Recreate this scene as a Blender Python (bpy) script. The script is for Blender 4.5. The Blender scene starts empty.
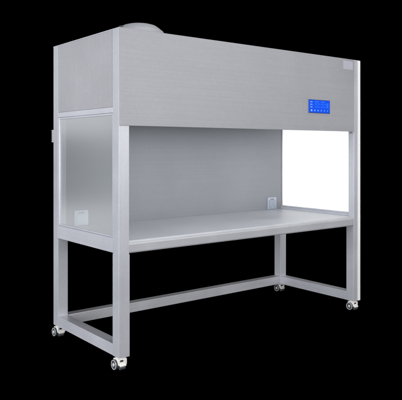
import bpy, bmesh, math
from mathutils import Vector, Matrix
S = bpy.context.scene
C = S.collection
W, D, Z0, ZT = 2.138, 0.852, 0.065, 1.915
PI = math.pi

# ------------------------------------------------------------------ materials
def new_mat(name):
    m = bpy.data.materials.new(name); m.use_nodes = True
    return m, m.node_tree, m.node_tree.nodes['Principled BSDF']

def steel(name, col, rough=0.42, metal=0.75, axis='X', streak=0.05, bump=0.05, blotch=0.04):
    """brushed stainless steel; the grain runs along the given axis"""
    m, t, b = new_mat(name)
    n, l = t.nodes, t.links
    tc = n.new('ShaderNodeTexCoord')
    mp = n.new('ShaderNodeMapping')
    sc = {'X': (1.5, 260, 260), 'Y': (260, 1.5, 260), 'Z': (260, 260, 1.5)}[axis]
    mp.inputs['Scale'].default_value = sc
    l.new(tc.outputs['Object'], mp.inputs['Vector'])
    g = n.new('ShaderNodeTexNoise'); g.inputs['Scale'].default_value = 1.0; g.inputs['Detail'].default_value = 4
    l.new(mp.outputs[0], g.inputs['Vector'])
    q = n.new('ShaderNodeTexNoise'); q.inputs['Scale'].default_value = 3.2; q.inputs['Detail'].default_value = 6
    q.inputs['Roughness'].default_value = 0.6
    l.new(tc.outputs['Object'], q.inputs['Vector'])
    f = n.new('ShaderNodeTexNoise'); f.inputs['Scale'].default_value = 55; f.inputs['Detail'].default_value = 3
    l.new(tc.outputs['Object'], f.inputs['Vector'])
    def mr(src, lo, hi):
        x = n.new('ShaderNodeMapRange'); x.inputs['From Min'].default_value = .3; x.inputs['From Max'].default_value = .7
        x.inputs['To Min'].default_value = lo; x.inputs['To Max'].default_value = hi
        l.new(src.outputs['Fac'], x.inputs['Value']); return x
    a = mr(g, 1-streak, 1+streak); c = mr(q, 1-blotch, 1+blotch); d = mr(f, 1-blotch*.5, 1+blotch*.5)
    mp2 = n.new('ShaderNodeMapping'); mp2.inputs['Scale'].default_value = [v*.5 if v > 100 else v*.6 for v in sc]
    l.new(tc.outputs['Object'], mp2.inputs['Vector'])
    g2 = n.new('ShaderNodeTexNoise'); g2.inputs['Scale'].default_value = 1.0; g2.inputs['Detail'].default_value = 5
    l.new(mp2.outputs[0], g2.inputs['Vector'])
    a2 = mr(g2, 1-streak*.2, 1+streak*.2)
    mu0 = n.new('ShaderNodeMath'); mu0.operation = 'MULTIPLY'; l.new(a.outputs[0], mu0.inputs[0]); l.new(a2.outputs[0], mu0.inputs[1])
    mu = n.new('ShaderNodeMath'); mu.operation = 'MULTIPLY'; l.new(mu0.outputs[0], mu.inputs[0]); l.new(c.outputs[0], mu.inputs[1])
    mu2 = n.new('ShaderNodeMath'); mu2.operation = 'MULTIPLY'; l.new(mu.outputs[0], mu2.inputs[0]); l.new(d.outputs[0], mu2.inputs[1])
    vm = n.new('ShaderNodeVectorMath'); vm.operation = 'SCALE'
    vm.inputs[0].default_value = col; l.new(mu2.outputs[0], vm.inputs['Scale'])
    l.new(vm.outputs[0], b.inputs['Base Color'])
    rr = mr(q, rough-.05, rough+.06); l.new(rr.outputs[0], b.inputs['Roughness'])
    b.inputs['Metallic'].default_value = metal
    b.inputs['Anisotropic'].default_value = 0.3
    bp = n.new('ShaderNodeBump'); bp.inputs['Strength'].default_value = bump; bp.inputs['Distance'].default_value = 0.001
    l.new(g.outputs['Fac'], bp.inputs['Height']); l.new(bp.outputs[0], b.inputs['Normal'])
    return m

def plain(name, col, rough=0.4, metal=0.0, emit=None, es=1.0, var=0.06):
    m, t, b = new_mat(name)
    n, l = t.nodes, t.links
    q = n.new('ShaderNodeTexNoise'); q.inputs['Scale'].default_value = 40; q.inputs['Detail'].default_value = 4
    tc = n.new('ShaderNodeTexCoord'); l.new(tc.outputs['Object'], q.inputs['Vector'])
    x = n.new('ShaderNodeMapRange'); x.inputs['To Min'].default_value = 1-var; x.inputs['To Max'].default_value = 1+var
    l.new(q.outputs['Fac'], x.inputs['Value'])
    vm = n.new('ShaderNodeVectorMath'); vm.operation = 'SCALE'; vm.inputs[0].default_value = col
    l.new(x.outputs[0], vm.inputs['Scale']); l.new(vm.outputs[0], b.inputs['Base Color'])
    b.inputs['Roughness'].default_value = rough; b.inputs['Metallic'].default_value = metal
    if emit:
        b.inputs['Emission Color'].default_value = (*emit, 1); b.inputs['Emission Strength'].default_value = es
    return m

CB = (0.56, 0.575, 0.625)
M_front = steel('steel_front', (0.335, 0.342, 0.366), .5, .2, 'X', .035, .05, .045)
M_side = steel('steel_side', (0.43, 0.433, 0.46), .40, .35, 'Z', .04, .04, .07)
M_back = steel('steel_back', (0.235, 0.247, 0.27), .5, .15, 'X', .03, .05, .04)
M_top = steel('steel_worktop', (0.45, 0.463, 0.495), .44, .18, 'X', .03, .04, .06)
M_post = steel('steel_post', (0.52, 0.53, 0.573), .44, .28, 'Z', .04, .04, .06)
M_railx = steel('steel_rail_long', (0.54, 0.545, 0.58), .38, .3, 'X', .04, .04, .06)
M_raily = steel('steel_rail_short', (0.58, 0.59, 0.645), .38, .3, 'Y', .04, .04, .06)
M_cap = plain('vent_cap_paint', (0.30, 0.31, 0.335), .6, .1)
M_white = plain('white_plastic', (0.80, 0.81, 0.83), .35)
M_fringe = plain('fringe_white', (0.88, 0.88, 0.88), .4)
M_sock = plain('socket_plastic', (0.70, 0.77, 0.88), .3)
M_flap = plain('socket_flap', (0.74, 0.81, 0.93), .2)
M_pin = plain('socket_pin', (0.25, 0.27, 0.3), .4, .5)
M_cast = plain('caster_housing', (0.86, 0.85, 0.82), .3, .1)
M_tyre = plain('caster_rubber', (0.045, 0.05, 0.056), .45)
M_hub = plain('caster_hub', (0.78, 0.79, 0.8), .25, .3)
M_slot = plain('dark_slot', (0.03, 0.022, 0.022), .6)
M_stick = plain('sticker_paper', (0.44, 0.45, 0.51), .5)
M_ink = plain('sticker_ink', (0.40, 0.42, 0.52), .6)
M_bezel = plain('display_bezel', (0.02, 0.07, 0.35), .25)
M_icon = plain('display_icon', (0.2, 0.35, 0.7), .4, emit=(0.10, 0.32, 0.85), es=0.6)
M_dig = plain('display_digit', (0.02, 0.1, 0.6), .4, emit=(0.01, 0.13, 0.85), es=0.85)
M_scr = plain('display_screen', (0.004, 0.03, 0.25), .25, emit=(0.0, 0.07, 0.74), es=0.85)
M_grey = plain('hinge_zinc', (0.55, 0.55, 0.56), .4, .4)

def glass_mat():
    m = bpy.data.materials.new('side_glass'); m.use_nodes = True
    t = m.node_tree; n, l = t.nodes, t.links
    for x in list(n): n.remove(x)
    o = n.new('ShaderNodeOutputMaterial')
    tr = n.new('ShaderNodeBsdfTransparent'); tr.inputs[0].default_value = (0.95, 0.97, 0.97, 1)
    gl = n.new('ShaderNodeBsdfGlossy'); gl.inputs['Roughness'].default_value = 0.24
    di = n.new('ShaderNodeBsdfDiffuse'); di.inputs[0].default_value = (0.8, 0.83, 0.86, 1)
    a = n.new('ShaderNodeMixShader'); a.inputs[0].default_value = 0.17  # pale diffuse haze mixed in, paints the sheen that lightens the pane
    l.new(tr.outputs[0], a.inputs[1]); l.new(di.outputs[0], a.inputs[2])
    fr = n.new('ShaderNodeLayerWeight'); fr.inputs['Blend'].default_value = 0.25
    b = n.new('ShaderNodeMixShader'); l.new(fr.outputs['Facing'], b.inputs[0]); l.new(a.outputs[0], b.inputs[1]); l.new(gl.outputs[0], b.inputs[2])
    l.new(b.outputs[0], o.inputs['Surface'])
    return m
M_glass = glass_mat()

def backdrop_mat():
    m = bpy.data.materials.new('backdrop_pane'); m.use_nodes = True  # milky shader stands in for a white backdrop seen through clear glass
    t = m.node_tree; n, l = t.nodes, t.links
    for x in list(n): n.remove(x)
    o = n.new('ShaderNodeOutputMaterial')
    tr = n.new('ShaderNodeBsdfTranslucent'); tr.inputs[0].default_value = (0.93, 0.93, 0.93, 1)
    di = n.new('ShaderNodeBsdfDiffuse'); di.inputs[0].default_value = (0.9, 0.9, 0.9, 1)
    a = n.new('ShaderNodeMixShader'); a.inputs[0].default_value = 0.3
    l.new(tr.outputs[0], a.inputs[1]); l.new(di.outputs[0], a.inputs[2])
    l.new(a.outputs[0], o.inputs['Surface'])
    return m
M_backdrop = backdrop_mat()

# ------------------------------------------------------------------ geometry helpers
def bx(bm, x0, x1, y0, y1, z0, z1, bev=0.0, seg=2):
    r = bmesh.ops.create_cube(bm, size=1.0)
    vs = r['verts']
    for v in vs:
        v.co = Vector(((x0+x1)/2+v.co.x*(x1-x0), (y0+y1)/2+v.co.y*(y1-y0), (z0+z1)/2+v.co.z*(z1-z0)))
    if bev > 0:
        es = list({e for v in vs for e in v.link_edges})
        bmesh.ops.bevel(bm, geom=es, offset=bev, segments=seg, profile=0.5, affect='EDGES')

def cyl(bm, c, r, h, axis='Z', seg=32, bev=0.0, r2=None):
    mat = {'Z': Matrix.Identity(4), 'X': Matrix.Rotation(PI/2, 4, 'Y'), 'Y': Matrix.Rotation(PI/2, 4, 'X')}[axis]
    res = bmesh.ops.create_cone(bm, cap_ends=True, segments=seg, radius1=r, radius2=r if r2 is None else r2, depth=h,
                                matrix=Matrix.Translation(c) @ mat)
    if bev:
        fs = [f for f in {f for v in res['verts'] for f in v.link_faces} if len(f.verts) > 4]
        es = list({e for f in fs for e in f.edges})
        bmesh.ops.bevel(bm, geom=es, offset=bev, segments=2, profile=0.5, affect='EDGES')

def obj(name, bm, mat, parent=None, smooth=True):
    me = bpy.data.meshes.new(name)
    bmesh.ops.recalc_face_normals(bm, faces=bm.faces)
    bm.to_mesh(me); bm.free()
    me.materials.append(mat)
    if smooth:
        me.polygons.foreach_set('use_smooth', [True]*len(me.polygons))
        me.set_sharp_from_angle(angle=math.radians(40))
    o = bpy.data.objects.new(name, me); C.objects.link(o)
    if parent: o.parent = parent
    if smooth:
        wn = o.modifiers.new('wn', 'WEIGHTED_NORMAL'); wn.keep_sharp = True; wn.weight = 100
    return o

def box(name, x0, x1, y0, y1, z0, z1, mat, parent, bev=0.002):
    bm = bmesh.new(); bx(bm, x0, x1, y0, y1, z0, z1, bev); return obj(name, bm, mat, parent)

# ------------------------------------------------------------------ the clean bench
bench = bpy.data.objects.new('clean_bench', None); C.objects.link(bench)
bench['label'] = 'stainless steel laminar flow clean bench with blue display, open work area and four casters'
bench['category'] = 'clean bench'

LW = 0.071                      # square tube of the stand
# posts: thicker stand leg below the worktop, slimmer cabinet post above
def leg(x_side, y_side, ux, uy):
    bm = bmesh.new()
    rings = []
    for z, ax, ay in ((Z0, LW, LW), (0.637, LW, LW), (0.644, ux, uy), (ZT-0.003, ux, uy)):
        x0, x1 = (0, ax) if x_side == 0 else (W-ax, W)
        y0, y1 = (0, ay) if y_side == 0 else (D-ay, D)
        rings.append([bm.verts.new(c) for c in ((x0, y0, z), (x1, y0, z), (x1, y1, z), (x0, y1, z))])
    for a, b_ in zip(rings, rings[1:]):
        for i in range(4):
            bm.faces.new((a[i], a[(i+1) % 4], b_[(i+1) % 4], b_[i]))
    bm.faces.new(rings[0]); bm.faces.new(rings[-1])
    bmesh.ops.recalc_face_normals(bm, faces=bm.faces)
    es = [e for e in bm.edges if e.calc_face_angle(0) > .8]
    bmesh.ops.bevel(bm, geom=es, offset=.003, segments=2, profile=.5, affect='EDGES')
    return obj('leg', bm, M_post, bench)
leg(0, 0, 0.0675, 0.069); leg(0, 1, 0.06, 0.069); leg(1, 0, 0.069, 0.052); leg(1, 1, 0.05, 0.05)

RH = 0.068
for x0 in (0.0, W-LW):
    box('side_rail', x0+.001, x0+LW-.001, LW-.004, D-LW+.004, Z0+.001, Z0+RH, M_raily, bench, .003)
box('rear_rail', LW-.004, W-LW+.004, D-LW+.001, D-.001, Z0+.001, Z0+RH, M_railx, bench, .003)
# rails under the worktop
for x0 in (0.0, W-0.05):
    box('upper_side_rail', x0+.001, x0+.049, LW-.006, D-LW+.006, 0.647, 0.732, M_raily, bench, .003)
box('upper_rear_rail', LW, W-LW, D-LW+.001, D-.001, 0.647, 0.69, M_railx, bench, .003)

# worktop with rolled front edge
bm = bmesh.new()
prof = []
ZB, ZW, R = 0.645, 0.716, 0.024
yb = 0.788
prof.append((yb, ZW))
for i in range(9):
    a = PI/2 + (PI/2)*i/8
    prof.append((0.026 + R*math.cos(a)*1.0, ZW-R + R*math.sin(a)))
prof.append((0.002, ZB+.012))
for i in range(1, 5):
    a = PI + (PI/2)*i/4
    prof.append((0.002+.010+.010*math.cos(a), ZB+.010+.010*math.sin(a)))
prof += [(0.06, ZB), (0.06, ZB+.02), (yb, ZB+.02)]
xa, xb = 0.0570, W-0.0695
loops = []
for x in (xa, xb):
    loops.append([bm.verts.new((x, y, z)) for y, z in prof])
k = len(prof)
for i in range(k):
    bm.faces.new((loops[0][i], loops[0][(i+1) % k], loops[1][(i+1) % k], loops[1][i]))
bm.faces.new(loops[0]); bm.faces.new(loops[1])
# side infill of the tray out to the glass
bx(bm, 0.0495, 0.0564, 0.0725, yb, ZB+.045, ZW-.001)
bx(bm, W-0.0694, W-0.0495, 0.0725, yb, ZB+.045, ZW-.001)
obj('worktop', bm, M_top, bench)

# back wall of the work area and outer shell
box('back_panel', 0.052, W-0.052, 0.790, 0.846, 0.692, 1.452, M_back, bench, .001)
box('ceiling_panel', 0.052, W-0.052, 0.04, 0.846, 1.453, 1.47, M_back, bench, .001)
box('rear_cover', 0.061, W-0.051, D-.02, D-.004, 1.471, ZT-.03, M_side, bench, .001)
# front panel with a return lip
bm = bmesh.new()
bx(bm, 0.003, W-0.0715, -0.006, 0.0, 1.366, ZT, .0025, 2)
bx(bm, 0.058, W-0.0725, 0.0002, 0.018, 1.367, 1.374, .001, 1)
obj('front_panel', bm, M_front, bench)
# upper side panels
box('side_panel', 0.003, 0.02, 0.0695, D-0.0695, 1.474, ZT-.004, M_side, bench, .002)
box('side_panel', W-0.02, W-0.003, 0.053, D-0.051, 1.474, ZT-.004, M_side, bench, .002)
# slim rail between the side panel and the glass
box('cross_rail', 0.0, 0.05, 0.0695, D-0.0695, 1.440, 1.4735, M_raily, bench, .003)
box('cross_rail', W-0.05, W-.001, 0.0525, D-0.0505, 1.440, 1.4735, M_raily, bench, .003)
# roof
bm = bmesh.new(); bx(bm, -.0005, W+.0005, 0.0005, D+.0005, ZT-.0055, ZT+.001, .0012, 2)
obj('roof_panel', bm, M_post, bench)

# side panes
def pane(x, y0, y1, mat, frame_mat):
    g = box('side_window', x-.0025, x+.0025, y0+.002, y1-.002, 0.733, 1.439, mat, bench, 0)
    bm = bmesh.new(); s = .012
    for (a0, a1, b0, b1) in ((y0, y0+s, .7325, 1.4395), (y1-s, y1, .7325, 1.4395), (y0+s, y1-s, .7325, .7325+s), (y0+s, y1-s, 1.4395-s, 1.4395)):
        bx(bm, x-.008, x+.008, a0+.0002, a1-.0002, b0+.0002, b1-.0002, .0015, 1)
    obj('window_frame', bm, frame_mat, g)
    return g
pane(0.012, 0.0695, D-0.0695, M_glass, M_raily)
pane(W-0.030, 0.0525, D-0.0505, M_backdrop, M_raily)['label'] = 'side pane made milky to stand in for the white backdrop behind clear glass'
# added strip imitating white backdrop bleed on the right-hand front post's outer corner
box('white_fringe', W-0.024, W+.004, -0.0045, -.0003, Z0+.002, ZT-.002, M_fringe, bench, .0015)
# panel catches where the opening meets the posts
box('catch', W-0.0715-.016, W-0.0715-.002, .019, .028, 1.352, 1.3655, M_pin, bench, .001)

# socket outlets on the back wall
M_sock_dim = plain('socket_plastic_dim', (0.42, 0.46, 0.53), .3)  # darkened copies of the socket plastic: right socket's dimmer light put into colour
M_flap_dim = plain('socket_flap_dim', (0.32, 0.36, 0.43), .2)
def socket(x0, z0, M_sock, M_flap):
    p = box('power_socket', x0, x0+.102, .781, .7898, z0, z0+.102, M_sock, bench, .003)
    f = box('socket_flap', x0+.014, x0+.088, .7755, .7808, z0+.008, z0+.080, M_flap, p, .002)
    bm = bmesh.new()
    for a in (.030, .046, .060):
        cyl(bm, (x0+a+.004, .7770, z0+.087), .0028, .011, 'X', 10)
    obj('hinge_pin', bm, M_pin, p)
    bm = bmesh.new()
    bx(bm, x0+.042, x0+.060, .7735, .7753, z0+.012, z0+.018, .0005, 1)
    obj('finger_tab', bm, M_sock, p)
socket(0.120, 0.718, M_sock, M_flap)
socket(1.918, 0.718, M_sock_dim, M_flap_dim)

# small hinge block on the outside of the rear left post
hg = box('hinge', -0.004, 0.035, D+.0005, D+.022, 1.278, 1.362, M_grey, bench, .004)
bm = bmesh.new()
for z in (1.292, 1.306, 1.32, 1.334, 1.348):
    cyl(bm, (-.0045, D+.011, z), .0045, .003, 'X', 14)
obj('screw', bm, M_pin, hg)
box('hinge_plate', -0.0035, -.0003, D-.028, D-.001, 1.285, 1.355, M_grey, hg, .001)

# control panel with blue display
X0, X1, ZA, ZC = 1.546, 1.779, 1.492, 1.589
cp = box('control_panel', X0, X1, -.0105, -.0062, ZA, ZC, M_bezel, bench, .002)
box('screen', X0+.006, X1-.006, -.0117, -.0106, ZA+.005, ZC-.005, M_scr, cp, .0004)
yq0, yq1 = -.0128, -.0118
SEG = {'0': 'abcdef', '1': 'bc', '2': 'abged', '3': 'abgcd', '4': 'fgbc', '5': 'afgcd', '8': 'abcdefg'}
bm = bmesh.new()
def digit(bm, x, z, w, h, s):
    t = .003
    R_ = {'a': (x, x+w, z+h-t, z+h), 'd': (x, x+w, z, z+t), 'g': (x, x+w, z+h/2-t/2, z+h/2+t/2),
          'f': (x-t, x-.0003, z+h/2+t, z+h-t), 'b': (x+w+.0003, x+w+t, z+h/2+t, z+h-t),
          'e': (x-t, x-.0003, z+t, z+h/2-t), 'c': (x+w+.0003, x+w+t, z+t, z+h/2-t)}
    for k_ in s:
        a = R_[k_]; bx(bm, a[0], a[1], yq0, yq1, a[2], a[3])
for j, ch in enumerate('0000'):
    digit(bm, X0+.072+j*.028+(.006 if j > 1 else 0), ZA+.040, .013, .030, SEG[ch])
for j in range(3):
    bx(bm, X0+.190, X0+.212, yq0, yq1, ZA+.042+j*.012, ZA+.048+j*.012)
bx(bm, X0+.066, X0+.108, yq0, yq1, ZA+.080, ZA+.085)
bx(bm, X0+.130, X0+.170, yq0, yq1, ZA+.080, ZA+.085)
obj('display_digits', bm, M_dig, cp, False)
for j in range(3):
    bm = bmesh.new()
    bx(bm, X0+.018, X0+.040, yq0, yq1, ZA+.041+j*.018, ZA+.0455+j*.018)
    cyl(bm, (X0+.024, (yq0+yq1)/2-.0002, ZA+.0435+j*.018), .0042, .0012, 'Y', 14)
    obj('indicator', bm, M_icon, cp, False)
for j in range(6):
    bm = bmesh.new()
    cyl(bm, (X0+.030+j*.0345, (yq0+yq1)/2, ZA+.019), .0075 if j == 0 else .0058-.0005*j, .0012, 'Y', 20)
    obj('touch_button', bm, M_icon, cp, False)

# maker's sticker in the top right corner
st = box('sticker', 1.935, 2.048, -.0068, -.0061, 1.836, 1.898, M_stick, bench, 0)
bm = bmesh.new()
for j, (a, b_) in enumerate(((.012, .100), (.012, .072), (.012, .086))):
    bx(bm, 1.935+a, 1.935+b_, -.0072, -.0069, 1.882-j*.016, 1.885-j*.016)
obj('printed_line', bm, M_ink, st, False)

# domed vent cap on the roof
bm = bmesh.new()
prof = [(.0, .148), (.06, .147), (.10, .1435), (.135, .134), (.162, .117), (.176, .106), (.196, .092), (.206, .070), (.212, .040), (.214, .028), (.208, .024), (.175, .022), (.175, .0), (.0, .0)]
cx, cy = 0.408, 0.43
rings = []
for r, z in prof:
    if r == 0: rings.append([bm.verts.new((cx, cy, ZT+.0015+z*.88))]); continue
    rings.append([bm.verts.new((cx+.8*r*math.cos(2*PI*i/64), cy+.8*r*math.sin(2*PI*i/64), ZT+.0015+z*.88)) for i in range(64)])
for a, b_ in zip(rings, rings[1:]):
    for i in range(64):
        j = (i+1) % 64
        f = [a[i % len(a)], a[j % len(a)], b_[j % len(b_)], b_[i % len(b_)]]
        f = list(dict.fromkeys(f))
        if len(f) >= 3: bm.faces.new(f)
cap = obj('vent_cap', bm, M_cap, bench)
box('cap_catch', .262, .278, .415, .445, ZT+.092, ZT+.108, M_tyre, cap, .003)

# casters
def caster(x, y):
    x -= 0.020
    bm = bmesh.new()
    cyl(bm, (x+.018, y, Z0-.003), .030, .006, 'Z', 32, .001)
    bx(bm, x-.019, x+.040, y-.033, y+.022, .023, Z0-.0062, .005, 3)
    c = obj('caster', bm, M_cast, bench)
    for s, wn in ((-1, .019), (1, .010)):
        bm = bmesh.new()
        cyl(bm, (x+.004+s*(.0245 if s < 0 else .018), y-.004, .0275), .0275, wn if s < 0 else .020, 'X', 40, .004)
        w = obj('wheel', bm, M_tyre, c)
    bm = bmesh.new()
    cyl(bm, (x-.0315, y-.004, .0275), .0105, .003, 'X', 32, .001)
    cyl(bm, (x-.0345, y-.004, .0275), .006, .004, 'X', 20, .001)
    obj('hub', bm, M_hub, c)
    # silver ring round the wheel face
    bm = bmesh.new(); n = 40
    vs = [[], [], [], []]
    for i in range(n):
        a = 2*PI*i/n
        for q, (r, xx) in enumerate(((.0268, -.0300), (.0268, -.0325), (.0232, -.0325), (.0232, -.0300))):
            vs[q].append(bm.verts.new((x+xx, y-.004+r*math.cos(a), .0275+r*math.sin(a))))
    for q in range(4):
        for i in range(n):
            bm.faces.new((vs[q][i], vs[q][(i+1) % n], vs[(q+1) % 4][(i+1) % n], vs[(q+1) % 4][i]))
    obj('wheel_ring', bm, M_hub, c)
    box('brake_slot', x-.006, x+.014, y-.0345, y-.0332, Z0-.021, Z0-.010, M_slot, c, .0005)
    box('brake_pedal', x-.012, x+.028, y-.046, y-.034, .020, .030, M_cast, c, .003)
    bm = bmesh.new(); cyl(bm, (x+.006, y-.033, .013), .013, .034, 'X', 24, .003)
    obj('levelling_wheel', bm, M_tyre, c)
ci = LW/2
for (x, y) in ((ci, ci), (ci, D-ci), (W-ci, ci), (W-ci, D-ci)):
    caster(x, y)

# ------------------------------------------------------------------ setting: black studio floor
m, t, b = new_mat('black_velvet')
b.inputs['Base Color'].default_value = (0, 0, 0, 1); b.inputs['Roughness'].default_value = 1
b.inputs['Specular IOR Level'].default_value = 0
bm = bmesh.new(); bmesh.ops.create_grid(bm, x_segments=1, y_segments=1, size=6, matrix=Matrix.Translation((1, 1, 0)))
fl = obj('floor', bm, m, None, False); fl['kind'] = 'structure'

# ------------------------------------------------------------------ light
w = bpy.data.worlds.new('World'); S.world = w; w.use_nodes = True
w.node_tree.nodes['Background'].inputs[0].default_value = (0, 0, 0, 1)
w.node_tree.nodes['Background'].inputs[1].default_value = 0
def area(name, loc, target, sx, sy, power, col=(1, 1, 1), spread=180):
    l = bpy.data.lights.new(name, 'AREA'); l.shape = 'RECTANGLE'; l.size = sx; l.size_y = sy
    l.energy = power; l.color = col; l.spread = math.radians(spread)
    o = bpy.data.objects.new(name, l); C.objects.link(o); o.location = loc
    o.rotation_euler = (Vector(target)-Vector(loc)).to_track_quat('-Z', 'Y').to_euler()
    return o
area('softbox_front', (2.8, -5.2, 2.3), (1.0, 0.2, 0.9), 4.0, 2.6, 160, (1, .985, .98))
area('softbox_camera', (-1.8, -4.8, 1.2), (1.0, 0.3, 0.9), 3.0, 2.2, 150, (.97, .98, 1))
area('softbox_left', (-6.6, -0.2, 1.5), (0, .4, 0.8), 3.4, 2.8, 450, (.96, .97, 1))
area('worktop_fill', (W/2-.1, .30, 1.44), (W/2-.1, .30, 0), 1.7, .12, 4.5)  # added fill lamp under the ceiling, lifts the worktop
area('strip_left_high', (-1.9, 3.9, 2.15), (0, .4, 1.2), 1.7, 1.5, 9.5, (.97, .98, 1))
area('strip_left_low', (-1.9, 3.9, 0.30), (0, .4, .8), 1.7, 0.45, 2.2, (.97, .98, 1))
area('softbox_top', (1.2, -0.8, 4.6), (1.1, 0.4, 0), 3.5, 2.0, 90)
area('backlight_right', (W+.75, 0.42, 1.08), (W, .42, 1.08), 1.15, 1.15, 10.5, (1, 1, 1), 90)

# ------------------------------------------------------------------ camera
cam = bpy.data.cameras.new('Camera'); co = bpy.data.objects.new('Camera', cam); C.objects.link(co)
co.location = (-1.7512, -2.9712, 1.2391); co.rotation_euler = (PI/2, 0, -0.6656)
cam.sensor_width = 36; cam.sensor_fit = 'HORIZONTAL'; cam.lens = 613.64/402*36
cam.shift_y = -51.73/402; cam.clip_start = .05; cam.clip_end = 100
S.camera = co
S.view_settings.view_transform = 'Standard'; S.view_settings.look = 'None'
S.view_settings.exposure = 0; S.view_settings.gamma = 1
